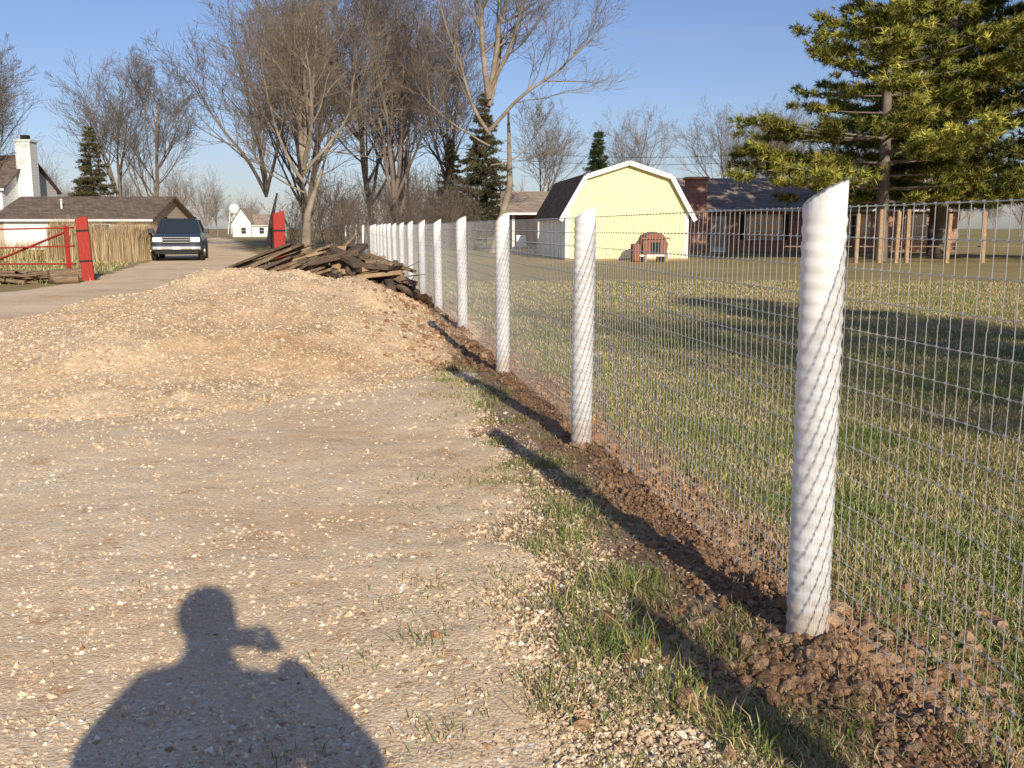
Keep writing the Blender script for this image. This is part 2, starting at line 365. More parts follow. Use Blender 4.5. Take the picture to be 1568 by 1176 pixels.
for z in hz:
    q=fpos(sk,OFF)+FP*wob(sk,np.full_like(sk,z))[:,None]; zw=z+(vnoise(sk,sk*0+z*9,1.5,93)-.5)*.014
    SK.append(np.concatenate([q-FD*.006,zw[:,None]-.002,q+FD*.006,zw[:,None]+.002,np.full((len(sk),2),.0034)],1))
V2,F2=segs_mesh(np.concatenate(SK),5)
obj_np('wire_mesh',V,F,mw,None,False,fence); obj_np('wire_knots',V2,F2,mw,None,False,fence)
def post_material():
    m,nt,b=new_mat('white_vinyl_post'); tc=N(nt,'ShaderNodeTexCoord'); co=tc.outputs['Object']
    f=noise(nt,co,6,4,.6); c=ramp(nt,f,[(.3,(.64,.635,.62)),(.6,(.79,.785,.77))])
    sx=N(nt,'ShaderNodeSeparateXYZ'); nt.links.new(co,sx.inputs[0])
    dm=ramp(nt,madd(nt,noise(nt,co,25,3,.7),-.22,sx.outputs[2]),[(-.0,(.6,.6,.6)),(.08,(0,0,0))])
    c=mixc(nt,dm,c,(.5,.36,.24))
    sc=noise(nt,co,40,4,.8); c=mixc(nt,ramp(nt,sc,[(.64,(0,0,0)),(.74,(.4,.4,.4))]),c,(.42,.38,.33))
    nt.links.new(c,b.inputs['Base Color']); b.inputs['Roughness'].default_value=.55
    bump(nt,b,noise(nt,co,14,3,.6),.2,.006)
    return m
M_post=post_material()
M_endgrain=simple('post_end_wood',(.3,.27,.24),(.62,.58,.52),30,.95,.7,.01)
def make_post(i,s):
    rnd=random.Random(i+5); Rr=.0685; H=1.535+rnd.uniform(-.02,.02); sl=.05+rnd.uniform(-.02,.025); n=48
    if i==1: sl=.04; H=1.545
    bm=bmesh.new(); az=rnd.uniform(-.35,.1); rings=[]
    jj=[rnd.uniform(-.0035,.0035) for _ in range(n+1)]
    def top(k,rr):
        a=2*math.pi*k/n; q=rr*math.cos(a-az)/Rr
        return H-.02+sl*.5*q-.018*(1-q)*.5*(1-q)+jj[k]*rr/Rr
    A_=[2*math.pi*k/n for k in range(n)]
    zl=list(np.arange(.0,1.44,.0125)) if i<7 else [0,.3,.7,1.1,1.43]
    for z in zl:
        rg=[]
        for a in A_:
            ph_=(z/.052+ a/(2*math.pi))%1; rr=Rr+(.0026*math.sin(2*math.pi*ph_) if i<7 else 0)
            rg.append(bm.verts.new((rr*math.cos(a),rr*math.sin(a),z)))
        rings.append(rg)
    rings.append([bm.verts.new((Rr*math.cos(a),Rr*math.sin(a),top(k,Rr))) for k,a in enumerate(A_)])
    rings.append([bm.verts.new((.93*Rr*math.cos(a),.93*Rr*math.sin(a),top(k,.93*Rr)+.003)) for k,a in enumerate(A_)])
    for r0,r1 in zip(rings[:-1],rings[1:]):
        for k in range(n): bm.faces.new((r0[k],r0[(k+1)%n],r1[(k+1)%n],r1[k])).smooth=True
    rr=.6
    ins=[bm.verts.new((rr*Rr*math.cos(a),rr*Rr*math.sin(a),top(k,rr*Rr)+.002)) for k,a in enumerate(A_)]
    for k in range(n): f=bm.faces.new((rings[-1][k],rings[-1][(k+1)%n],ins[(k+1)%n],ins[k])); f.material_index=1
    f=bm.faces.new(ins); f.material_index=1
    lo=[bm.verts.new((.88*Rr*math.cos(a),.88*Rr*math.sin(a),-.15)) for a in A_]
    hi=[bm.verts.new((.88*Rr*math.cos(a),.88*Rr*math.sin(a),.02)) for a in A_]
    for k in range(n): f=bm.faces.new((lo[k],lo[(k+1)%n],hi[(k+1)%n],hi[k])); f.material_index=1
    me=bpy.data.meshes.new('post'); bm.to_mesh(me); bm.free(); me.materials.append(M_post); me.materials.append(M_endgrain)
    o=link(bpy.data.objects.new('fence_post',me)); p=fpos(s)[0]; o.location=(p[0],p[1],0 if i<4 else float(zg(p[0],p[1]))*.5); o.parent=fence
    o.rotation_euler=(rnd.uniform(-.01,.01),rnd.uniform(-.01,.012),rnd.uniform(-.3,.3) if i>0 else -.1)
    if i==1: o.rotation_euler=(0,-.008,0)
ps=[SP*k for k in range(-1,16)]+[SB+L2*t for t in (.27,.54,.8,1.0)]
for i,s in enumerate(ps): make_post(i,s)

# ---------------------------------------------------------------- bare trees
def rot_dir(d,ang,rnd):
    dx,dy,dz=d
    ax=(rnd.gauss(0,1),rnd.gauss(0,1),rnd.gauss(0,1)); dp=ax[0]*dx+ax[1]*dy+ax[2]*dz
    px_,py_,pz_=ax[0]-dp*dx,ax[1]-dp*dy,ax[2]-dp*dz; l=math.sqrt(px_*px_+py_*py_+pz_*pz_)+1e-9
    s,c=math.sin(ang)/l,math.cos(ang)
    return (dx*c+px_*s,dy*c+py_*s,dz*c+pz_*s)
def grow(p,d,L,r,lev,mx,segs,rnd,cfg):
    n=(9,8,6,4,3,2)[min(lev,5)]; st=L/n; nch=cfg['n'][min(lev,len(cfg['n'])-1)]
    wobv=cfg.get('wob',.12)*(1+.25*lev); up=cfg.get('up',.10); rmin=cfg.get('rmin',.006)
    r_end=max(rmin,r*(.25 if lev>0 else .35)); cur=p; rr=r
    per=nch/max(1,(n-1)); acc=0
    for i in range(n):
        d=(d[0]+rnd.gauss(0,wobv),d[1]+rnd.gauss(0,wobv),d[2]+rnd.gauss(0,wobv)+up*(1 if lev>0 else .3))
        l=math.sqrt(d[0]**2+d[1]**2+d[2]**2); d=(d[0]/l,d[1]/l,d[2]/l)
        q=(cur[0]+d[0]*st,cur[1]+d[1]*st,cur[2]+d[2]*st); r2=r+(r_end-r)*(i+1)/n
        segs.append((lev,*cur,*q,rr,r2)); cur=q; rr=r2
        if lev<mx and (i>=cfg.get('skip',1) or lev>=2):
            acc+=per
            while acc>=1:
                acc-=1; t=(i+1)/n
                a=math.radians(rnd.uniform(*cfg.get('ang',(28,58))))
                cd=rot_dir(d,a,rnd)
                if cd[2]<-.25: cd=(cd[0],cd[1],-cd[2]*.3)
                cl=L*rnd.uniform(.38,.68)*(1.15-.55*t)
                grow(cur,cd,cl,max(rmin,rr*rnd.uniform(.35,.6)),lev+1,mx,segs,rnd,cfg)
def bare_tree_mesh(name,seed,leaders,cfg,mx,mat):
    rnd=random.Random(seed); segs=[]
    for p,d,L,r,lev in leaders:
        l=math.sqrt(sum(c*c for c in d)); grow(p,tuple(c/l for c in d),L,r,lev,mx,segs,rnd,cfg)
    A=np.array(segs); parts=[]
    for lv,sd in ((9,12),(0,10),(1,8),(2,5),(3,3),(4,3),(5,3)):
        q=A[A[:,0]==lv][:,1:]
        if len(q): parts.append(segs_mesh(q,sd))
    V,F=join_vf(parts)
    return mesh_np(name,V,F,mat,None,True)
def place(name,me,loc,s=1,rz=0,sz=None):
    o=link(bpy.data.objects.new(name,me)); o.location=loc; o.scale=(s,s,sz or s); o.rotation_euler=(0,0,rz); return o
cfgA={'n':[6,8,6,6,5,4],'wob':.085,'up':.09,'ang':(25,55),'rmin':.007}
T1=bare_tree_mesh('t1',3,[((0,0,-.2),(.03,0,1),4.9,.29,9),
   ((.08,0,4.2),(-.35,.1,1),7.2,.14,1),((.08,0,4.5),(.3,-.1,1),7.6,.14,1),((.08,0,4.6),(-.03,.35,1),8.0,.14,1),
   ((.05,0,3.6),(-.8,-.1,.8),6.6,.095,1),((.05,0,4.0),(.75,.15,.85),6.2,.10,1),((.08,0,4.3),(.1,-.5,.9),6.5,.11,1),((.05,0,3.1),(-.9,.3,.4),4.5,.05,1),((.05,0,4.6),(.08,.1,1),8.4,.13,1)],
   dict(cfgA,n=[0,12,8,6]),4,M_bark_l)
T2=bare_tree_mesh('t2',8,[((0,0,-.2),(.0,0,1),3.6,.3,9),
   ((0,0,3.0),(-.10,0,1),10.6,.15,1),((.05,0,3.1),(.22,.1,1),10.2,.13,1),((-.05,0,2.9),(-.36,.1,1),9.3,.11,1),((0,0,2.7),(.45,-.1,1),8.6,.10,1),((0,.05,3.2),(0,.35,1),9.3,.11,1)],
   dict(cfgA,n=[0,15,7,6],up=.10,wob=.06),4,M_bark)
T3=bare_tree_mesh('t3',21,[((0,0,-.2),(-.02,0,1),8.6,.27,9),
   ((-.17,0,8.0),(-.18,0,1),9.0,.17,1),((-.17,0,8.2),(.2,0,1),9.5,.17,1),((-.13,0,6.2),(-.6,.1,.95),7.5,.11,1),((-.13,0,6.4),(.65,-.1,.75),7.5,.11,1),
   ((-.08,0,4.6),(.7,.3,.15),4,.05,1),((-.17,0,7.6),(.1,.5,1),8,.11,1),((-.17,0,8.2),(.42,-.2,1),8.5,.12,1),((-.12,0,5.6),(-.8,-.1,.35),5,.06,1)],
   dict(cfgA,n=[0,12,8,6],up=.07,wob=.09),4,M_bark_l)
T4=bare_tree_mesh('t4',33,[((0,0,-.2),(0,0,1),11,.2,0)],dict(cfgA,n=[20,9,7,5],up=.08,wob=.05),4,M_bark)
T5=bare_tree_mesh('t5',37,[((0,0,-.2),(0,0,1),3,.17,9),((0,0,2.6),(-.3,0,1),6.5,.1,1),((0,0,2.6),(.3,.2,1),7,.1,1),((0,0,2.7),(0,-.3,1),7,.1,1),((0,0,2.5),(.05,.5,1),6,.08,1)],dict(cfgA,n=[0,12,7,6],up=.09,wob=.07),4,M_bark)
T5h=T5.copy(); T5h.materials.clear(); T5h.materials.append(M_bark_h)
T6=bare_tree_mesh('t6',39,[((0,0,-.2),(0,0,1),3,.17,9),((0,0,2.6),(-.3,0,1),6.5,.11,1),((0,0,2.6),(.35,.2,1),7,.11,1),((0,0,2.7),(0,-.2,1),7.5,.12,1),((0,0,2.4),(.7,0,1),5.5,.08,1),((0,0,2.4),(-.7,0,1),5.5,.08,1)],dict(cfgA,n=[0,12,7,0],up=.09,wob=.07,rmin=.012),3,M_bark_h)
place('bare_tree',T1,(-10.6,50,0),1.02,.2)
place('bare_tree',T2,(-7.2,60,0),1.08,0)
place('bare_tree',T3,(-1.1,55,0),1.05,0)
place('bare_tree',T4,(-38,72,0),1.0,.5); place('bare_tree',T4,(-30,82,0),1.05,2); place('bare_tree',T5,(-33.5,84,0),1.35,1)
place('bare_tree',T5,(-17,68,0),1.4,2.5); place('bare_tree',T4,(-13.5,64,0),1.15,3.3); place('bare_tree',T2,(-4.6,74,0),1.1,2.0)
place('bare_tree',T5,(-43,78,0),1.4,4); place('bare_tree',T4,(-16.5,78,0),1.25,1.0); place('bare_tree',T4,(-9.6,68,0),1.25,5.1)
place('bare_tree',T2,(-9.6,84,0),1.2,3.0)
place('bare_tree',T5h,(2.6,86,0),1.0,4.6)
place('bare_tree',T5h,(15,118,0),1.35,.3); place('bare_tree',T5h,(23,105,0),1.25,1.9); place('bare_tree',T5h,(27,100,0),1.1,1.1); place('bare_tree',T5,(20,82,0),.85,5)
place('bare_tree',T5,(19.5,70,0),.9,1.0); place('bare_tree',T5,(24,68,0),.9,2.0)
place('bare_tree',T2,(10.5,-9.5,0),.72,.6)
dt=empty('distant_trees')
rn=random.Random(4)
def dist(me,x,y,s):
    o=place('far_tree',me,(x,y,-.3),s,rn.uniform(0,6)); o.parent=dt
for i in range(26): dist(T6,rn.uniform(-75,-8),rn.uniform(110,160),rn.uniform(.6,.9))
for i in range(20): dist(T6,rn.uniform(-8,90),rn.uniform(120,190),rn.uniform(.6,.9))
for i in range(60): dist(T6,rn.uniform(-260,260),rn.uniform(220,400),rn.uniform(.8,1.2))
rb=random.Random(9)
lead=[]
for i in range(22):
    lead.append(((rb.uniform(-1.2,1.2),rb.uniform(-.6,.6),-.1),(rb.uniform(-.5,.5),rb.uniform(-.4,.4),1),rb.uniform(1.8,3.2),.022,2))
BR=bare_tree_mesh('brush',5,lead,dict(cfgA,n=[0,6,6,5,3],wob=.1,up=.05,rmin=.006),4,M_bark)
bh=empty('brush_thicket')
for (x,y,s) in [(-9.3,54,.8),(-8,56,1.0),(-12.6,58,.9),(-6.3,58,1.1),(-4.6,60,1.1),(-3.0,62,1.0),(-10.5,62,1.3),(-7,66,1.6),(-4,68,1.6),(0.5,66,.8),(2,70,.9),(-13,70,1.6),(-5.4,63,1.3)]:
    o=place('brush',BR,(x,y,0),s,rb.uniform(0,6)); o.parent=bh

# ---------------------------------------------------------------- evergreens
def pine_mesh(name,seed,H,rad,base,ntuft,pal,shape='pine',nl=(.16,.34),whorl=.6,K=9):
    rnd=np.random.default_rng(seed); segs=[(0,0,-.2,.15,0,H*.5,H*.015+.08,H*.010+.04),(.15,0,H*.5,.1,.1,H,H*.010+.04,.03)]
    C=[];DIR=[];SH=[]
    z=base
    while z<H-.3:
        t=(z-base)/(H-base)
        prof=rad*((1-t)**.7*(.72+.28*min(1,t*6))) if shape=='pine' else rad*(1-t)**.9
        nb=rnd.integers(5,8) if shape=='pine' else rnd.integers(8,12)
        for b in range(nb):
            a=rnd.uniform(0,2*np.pi); L=max(.3,prof*rnd.uniform(.5,1.15)); rise=(.0+.4*t)*rnd.uniform(.4,1.4)-.03 if shape=='pine' else rnd.uniform(-.25,.05)
            n=6; pts=[np.array([.1*z/H,0,z])]
            for k in range(n):
                dirv=np.array([np.cos(a),np.sin(a),rise+(.3*(k/n)**2 if shape=='pine' else .1*k/n)]); a+=rnd.normal(0,.09)
                pts.append(pts[-1]+dirv/np.linalg.norm(dirv)*L/n)
            for k in range(n): segs.append((*pts[k],*pts[k+1],.012+.03*(1-k/n)*L/4,.012+.03*(1-(k+1)/n)*L/4))
            P=np.array(pts); m=max(6,int(ntuft*L/rad)); shb=rnd.uniform(.6,1.25)
            if shape=='pine':
                ns=max(3,int(L*2.3)); ts=rnd.uniform(.22,1.0,ns); si=np.clip((ts*n).astype(int),0,n-1)
                sp0=P[si]+(P[si+1]-P[si])*(ts*n-si)[:,None]; sa=a+rnd.choice([-1,1],ns)*rnd.uniform(.3,1.0,ns); sl=rnd.uniform(.35,.9,ns)*(1.25-ts)*L*.42+.25
                pick=rnd.integers(0,ns,m); tt=rnd.uniform(.1,1.05,m); off_=np.stack([np.cos(sa),np.sin(sa),rnd.uniform(-.05,.3,ns)],-1)
                q=sp0[pick]+off_[pick]*(sl[pick]*tt)[:,None]+rnd.normal(0,.1,(m,3))*np.array([1,1,.6]); d=off_[pick]+np.array([0,0,.5])+rnd.normal(0,.35,(m,3))
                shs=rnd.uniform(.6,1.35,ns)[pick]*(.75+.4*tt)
            else:
                tt=rnd.uniform(.22,1.04,m)**.75; idx=np.clip((tt*n).astype(int),0,n-1); q=P[idx]+(P[idx+1]-P[idx])*(tt*n-idx)[:,None]
                side=rnd.normal(0,.15*L*(1.15-tt)[:,None]+.08,(m,3))*np.array([1,1,.45]); side[:,2]+=.05; q=q+side
                d=np.tile([np.cos(a),np.sin(a),.0],(m,1))+rnd.normal(0,.4,(m,3)); shs=1.
            C.append(q); DIR.append(d/np.linalg.norm(d,axis=1,keepdims=True)); SH.append(np.full(m,shb)*shs*rnd.uniform(.75,1.2,m))
        z+=whorl*rnd.uniform(.7,1.3)
    C=np.concatenate(C);DIR=np.concatenate(DIR);SH=np.concatenate(SH); n=len(C)
    d=DIR[:,None,:]*.7+rnd.normal(0,.55,(n,K,3)); d/=np.linalg.norm(d,axis=2,keepdims=True)
    L=rnd.uniform(*nl,(n,K,1)); w=np.cross(d,rnd.normal(0,1,(n,K,3))); w/=np.linalg.norm(w,axis=2,keepdims=True)+1e-9; w*=L*(.075 if shape=='pine' else .1)
    c=C[:,None,:]; V=np.stack([c-w,c+w,c+d*L],2).reshape(-1,3); F=np.arange(len(V)).reshape(-1,3)
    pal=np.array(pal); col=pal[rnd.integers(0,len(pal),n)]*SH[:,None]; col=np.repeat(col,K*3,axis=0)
    me=mesh_np(name,V,F,M_needle,col); sv_,sf_=segs_mesh(np.array(segs),6); mt=mesh_np(name+'_wood',sv_,sf_,M_bark,None,True)
    return me,mt
def place_pine(name,ms,loc,s=1,rz=0):
    e=empty(name,loc,rz); e.scale=(s,s,s)
    for nm,me in zip(('needles','trunk_and_limbs'),ms):
        o=link(bpy.data.objects.new(nm,me)); o.parent=e
YG=[(.24,.25,.05),(.31,.3,.06),(.16,.18,.04),(.37,.32,.08)]
DG=[(.055,.08,.03),(.075,.1,.035),(.04,.06,.025)]
P1=pine_mesh('pine1',1,15,7.4,2.5,190,YG,whorl=.58,nl=(.18,.38),K=12)
P2=pine_mesh('pine2',2,16,6.2,2.5,160,[(.11,.13,.04),(.16,.17,.05),(.08,.1,.03),(.21,.2,.055)],whorl=.58,nl=(.18,.38),K=12)
P3=pine_mesh('spruce',5,10,2.6,.4,60,DG,'spruce',(.14,.3),.3)
P4=pine_mesh('old_cedar',6,11,2.9,1.0,60,[(.1,.1,.045),(.14,.12,.06),(.07,.075,.035),(.17,.13,.07)],'spruce',(.14,.3),.36)
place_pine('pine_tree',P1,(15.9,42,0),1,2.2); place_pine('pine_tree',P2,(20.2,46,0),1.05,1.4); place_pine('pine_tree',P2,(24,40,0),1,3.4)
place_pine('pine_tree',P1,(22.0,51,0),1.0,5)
place_pine('pine_tree',P2,(15,-15,0),.95,2)  # unseen pine behind the camera, added for its dense shadow on the lawn
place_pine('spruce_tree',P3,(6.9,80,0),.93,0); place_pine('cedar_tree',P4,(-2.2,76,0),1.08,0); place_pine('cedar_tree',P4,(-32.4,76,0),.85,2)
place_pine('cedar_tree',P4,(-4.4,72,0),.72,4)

# ---------------------------------------------------------------- building helpers
BF=[(0,3,2,1),(4,5,6,7),(0,1,5,4),(1,2,6,5),(2,3,7,6),(3,0,4,7)]
def boxv(x0,x1,y0,y1,z0,z1):
    return [(x0,y0,z0),(x1,y0,z0),(x1,y1,z0),(x0,y1,z0),(x0,y0,z1),(x1,y0,z1),(x1,y1,z1),(x0,y1,z1)],BF
def part(name,V,F,mat,parent,bev=0,smooth=False):
    me=bpy.data.meshes.new(name); me.from_pydata(V,[],F); me.materials.append(mat); me.update()
    o=link(bpy.data.objects.new(name,me)); o.parent=parent
    if smooth:
        for p in me.polygons: p.use_smooth=True
    if bev:
        md=o.modifiers.new('b','BEVEL'); md.width=bev; md.segments=2
    return o
def box(name,x0,x1,y0,y1,z0,z1,mat,parent,bev=0):
    V,F=boxv(x0,x1,y0,y1,z0,z1); return part(name,V,F,mat,parent,bev)
def siding_mat(name,c1,c2,spacing,axis_,strength=.6):
    m,nt,b=new_mat(name); tc=N(nt,'ShaderNodeTexCoord'); co=tc.outputs['Object']
    sp=N(nt,'ShaderNodeSeparateXYZ'); nt.links.new(co,sp.inputs[0])
    mm=N(nt,'ShaderNodeMath',operation='MULTIPLY'); mm.inputs[1].default_value=1/spacing
    if axis_=='xy':
        s=N(nt,'ShaderNodeMath',operation='ADD'); nt.links.new(sp.outputs[0],s.inputs[0]); nt.links.new(sp.outputs[1],s.inputs[1]); nt.links.new(s.outputs[0],mm.inputs[0])
    else: nt.links.new(sp.outputs[2],mm.inputs[0])
    fr=N(nt,'ShaderNodeMath',operation='FRACT'); nt.links.new(mm.outputs[0],fr.inputs[0])
    g=ramp(nt,fr.outputs[0],[(0,(.55,.55,.55)),(.07,(1,1,1)),(.93,(1,1,1)),(1,(.7,.7,.7))])
    c=ramp(nt,noise(nt,co,2.5),[(.3,c1),(.7,c2)])
    nt.links.new(mixc(nt,1.,c,g,'MULTIPLY'),b.inputs['Base Color']); b.inputs['Roughness'].default_value=.6
    bump(nt,b,g,strength,.02); return m
def shingle_mat(name,c1,c2):
    m,nt,b=new_mat(name); tc=N(nt,'ShaderNodeTexCoord'); br=N(nt,'ShaderNodeTexBrick')
    sp=N(nt,'ShaderNodeSeparateXYZ'); nt.links.new(tc.outputs['Object'],sp.inputs[0])
    ad=N(nt,'ShaderNodeMath',operation='ADD'); nt.links.new(sp.outputs[0],ad.inputs[0]); nt.links.new(sp.outputs[1],ad.inputs[1])
    cb=N(nt,'ShaderNodeCombineXYZ'); nt.links.new(ad.outputs[0],cb.inputs[0]); nt.links.new(sp.outputs[2],cb.inputs[1]); nt.links.new(cb.outputs[0],br.inputs[0])
    br.inputs['Scale'].default_value=1; br.inputs['Brick Width'].default_value=.3; br.inputs['Row Height'].default_value=.1; br.inputs['Mortar Size'].default_value=.008
    br.inputs['Color1'].default_value=(*c1,1); br.inputs['Color2'].default_value=(*c2,1); br.inputs['Mortar'].default_value=tuple(x*.4 for x in c1)+(1,)
    c=mixc(nt,1.,br.outputs[0],ramp(nt,noise(nt,tc.outputs['Object'],1.5),[(.3,(.75,.75,.75)),(.7,(1.2,1.2,1.2))]),'MULTIPLY')
    nt.links.new(c,b.inputs['Base Color']); b.inputs['Roughness'].default_value=.95; b.inputs['Specular IOR Level'].default_value=.08; return m
def brick_mat(name='brick'):
    m=shingle_mat(name,(.45,.18,.11),(.34,.12,.08)); br=[n for n in m.node_tree.nodes if n.type=='TEX_BRICK'][0]
    br.inputs['Brick Width'].default_value=.24; br.inputs['Row Height'].default_value=.08; br.inputs['Mortar Size'].default_value=.012; br.inputs['Mortar'].default_value=(.4,.34,.28,1); return m
M_yel=siding_mat('yellow_siding',(.86,.79,.41),(.9,.84,.47),.3,'xy',.4)
M_wsid=siding_mat('white_siding',(.72,.72,.7),(.8,.8,.78),.2,'z')
M_tsid=siding_mat('tan_siding',(.45,.38,.28),(.55,.47,.36),.2,'z')
M_shb=shingle_mat('brown_shingles',(.16,.12,.1),(.24,.185,.15)); M_shg=shingle_mat('grey_shingles',(.36,.28,.22),(.47,.37,.3))
M_brick=brick_mat()
def window(parent,cx,y,z0,z1,w,cols=2,rows=2,side=-1):
    t=.06; d=side
    def b(n,x0,x1,za,zb,mat,o):
        ya,yb=sorted((y,y+d*o)); box(n,x0,x1,ya,yb,za,zb,mat,parent)
    b('window_glass',cx-w/2,cx+w/2,z0,z1,M_glass,.02)
    b('window_frame',cx-w/2-t,cx-w/2,z0-t,z1+t,M_white,.06); b('window_frame',cx+w/2,cx+w/2+t,z0-t,z1+t,M_white,.06)
    b('window_sill',cx-w/2,cx+w/2,z0-t,z0,M_white,.07); b('window_head',cx-w/2,cx+w/2,z1,z1+t,M_white,.06)
    for i in range(1,cols): xx=cx-w/2+w*i/cols; b('mullion',xx-.02,xx+.02,z0,z1,M_white,.045)
    for i in range(1,rows): zz_=z0+(z1-z0)*i/rows; b('glazing_bar',cx-w/2,cx+w/2,zz_-.018,zz_+.018,M_white,.04)
def gable_roof(parent,x0,x1,y0,y1,ze,zr,mat,ov=.35,th=.12):
    ym=(y0+y1)/2; k=(zr-ze)/(ym-y0); X0,X1=x0-ov,x1+ov; Y0,Y1=y0-ov,y1+ov; zz_=ze-ov*k
    V=[(X0,Y0,zz_),(X1,Y0,zz_),(X1,ym,zr),(X0,ym,zr),(X0,Y1,zz_),(X1,Y1,zz_)]
    V+= [(a,b,c+th) for a,b,c in V]
    F=[(0,3,2,1),(3,4,5,2),(6,7,8,9),(9,8,11,10),(0,1,7,6),(4,10,11,5),(0,6,9,3),(3,9,10,4),(1,2,8,7),(2,5,11,8)]
    part('roof',V,F,mat,parent)
    box('fascia_front',X0,X1,Y0-.03,Y0-.002,zz_-.02,zz_+th-.01,M_white,parent)
def gable_walls(parent,x0,x1,y0,y1,ze,zr,mat,name='walls'):
    ym=(y0+y1)/2; V=[(x0,y0,-.2),(x1,y0,-.2),(x1,y1,-.2),(x0,y1,-.2),(x0,y0,ze),(x1,y0,ze),(x1,y1,ze),(x0,y1,ze),(x0,ym,zr),(x1,ym,zr)]
    part(name,V,[(0,1,5,4),(1,2,6,9,5),(2,3,7,6),(3,0,4,8,7)],mat,parent)
barn=empty('yellow_barn',(2.35,42.6,0),R(6.5))
W=5.45; D=8.0; ze=2.15; zk=3.55; zp=4.12; kx=.85
prof=[(0,0),(W,0),(W,ze),(W-kx,zk),(W/2,zp),(kx,zk),(0,ze)]
V=[(a,0,b) for a,b in prof]+[(a,D,b) for a,b in prof]
part('walls',V,[tuple(range(7)),tuple(range(13,6,-1)),(0,6,13,7),(1,8,9,2)],M_yel,barn)
rp=[(-.28,ze-.45),(kx-.03,zk+.03),(W/2,zp+.06),(W-kx+.03,zk+.03),(W+.28,ze-.45)]
for i in range(4):
    (xa,za),(xb,zb)=rp[i],rp[i+1]; nx_,nz_=-(zb-za),(xb-xa); l=math.hypot(nx_,nz_); nx_*=.09/l; nz_*=.09/l
    V=[(xa,-.22,za),(xb,-.22,zb),(xb,D+.2,zb),(xa,D+.2,za),(xa+nx_,-.22,za+nz_),(xb+nx_,-.22,zb+nz_),(xb+nx_,D+.2,zb+nz_),(xa+nx_,D+.2,za+nz_)]
    part('roof_slab',V,BF,M_shb,barn)
    V=[(xa-nx_*1.2,-.26,za-nz_*1.2),(xb-nx_*1.2,-.26,zb-nz_*1.2),(xb-nx_*1.2,-.225,zb-nz_*1.2),(xa-nx_*1.2,-.225,za-nz_*1.2),(xa+nx_,-.26,za+nz_),(xb+nx_,-.26,zb+nz_),(xb+nx_,-.225,zb+nz_),(xa+nx_,-.225,za+nz_)]
    part('rake_trim',V,BF,M_white,barn)
for xx in (-.03,W-.15): box('corner_trim',xx,xx+.18,-.035,-.003,0,ze-.05,M_white,barn)
box('corner_trim_side',-.04,-.003,-.03,.15,0,ze-.1,M_white,barn)
box('side_wall_cladding',-.03,-.004,.16,D,0.02,ze-.1,M_white,barn)
box('foundation',-.05,W+.05,-.05,D,-.2,.06,M_woodt,barn)
hut=empty('wooden_dog_house',(5.95,40.4,0),R(12))
pr=[(-.5,.3),(.5,.3),(.55,.75),(.36,1.1),(0,1.24),(-.36,1.1),(-.55,.75)]
M_rw=simple('reddish_wood',(.2,.07,.04),(.32,.13,.075),6,.8,.4,.01,(6,1,1))
V=[(a,0,b) for a,b in pr]+[(a,.9,b) for a,b in pr]
part('body',V,[tuple(range(7)),tuple(range(13,6,-1))]+[(i,i+7,(i+1)%7+7,(i+1)%7) for i in range(7)],M_rw,hut,.02)
box('doorway',-.2,.2,-.03,.01,.35,.8,M_dark,hut); box('roof_ridge',-.62,.62,-.08,-.01,.93,1.0,M_rw,hut)
box('skid',-.5,-.4,-.1,1,0,.3,M_woodt,hut); box('skid',.4,.5,-.1,1,0,.3,M_woodt,hut); box('skid_rail',-.7,.7,-.06,.0,.22,.3,M_white,hut)
box('log',-.95,-.62,0,.5,0,.75,M_rw,hut,.08)
hs=empty('brick_house',(0,0,0))
hy=57
gable_walls(hs,10.4,26,hy,hy+8,2.55,4.25,M_brick); gable_roof(hs,10.4,26,hy,hy+8,2.6,4.3,M_shg,.6)
window(hs,14.7,hy,.75,2.1,2.0,4,3); window(hs,20,hy,.9,2.1,1.6,3,2); window(hs,23.5,hy,.9,2.1,1.2,2,2)
box('door',11.6,12.5,hy-.05,hy-.003,0,2.05,M_white,hs); box('door_panel',11.75,12.35,hy-.08,hy-.055,.3,1.8,M_tsid,hs)
box('chimney',10.0,11.1,hy-1.1,hy-.02,-.1,4.1,M_brick,hs); box('chimney_cap',9.9,11.2,hy-1.2,hy+.08,4.103,4.25,M_brick,hs)
box('shutter',13.3,13.6,hy-.04,hy-.003,.7,2.15,M_dark,hs); box('shutter',15.8,16.1,hy-.04,hy-.003,.7,2.15,M_dark,hs)
gable_roof(hs,-.2,9.2,hy+2,hy+9,2.35,3.55,M_shg,.5)
box('wing_wall',3.2,9.2,hy+2.2,hy+8.8,-.1,2.3,M_tsid,hs); box('carport_back',-.2,3.19,hy+8.4,hy+8.8,-.1,2.3,M_brick,hs)
for xx in (0,1.55,3.0): box('carport_post',xx,xx+.16,hy+2.1,hy+2.26,0,2.3,M_white,hs)
window(hs,5,hy+2.2,.9,1.9,1.2)
def lawn_chair(x,y,rz):
    c=empty('lawn_chair',(x,y,0),rz)
    box('seat',-.28,.28,-.28,.28,.38,.42,M_white,c,.01)
    part('back',[(-.28,.25,.42),(.28,.25,.42),(.28,.29,.42),(-.28,.29,.42),(-.25,.42,1.0),(.25,.42,1.0),(.25,.46,1.0),(-.25,.46,1.0)],BF,M_white,c)
    for a in(-.27,.22):
        for b_ in(-.27,.22): box('leg',a,a+.05,b_,b_+.05,0,.38,M_white,c)
        box('arm',a-.02,a+.07,-.3,.3,.6,.64,M_white,c)
lawn_chair(.6,52.5,.3); lawn_chair(1.5,53,-.5)
wh=empty('white_house',(0,0,0))
gable_walls(wh,-56,-36.3,70,78.4,4.2,6.6,M_wsid); gable_roof(wh,-56,-36.3,70,78.4,4.2,6.65,M_shb,.3)
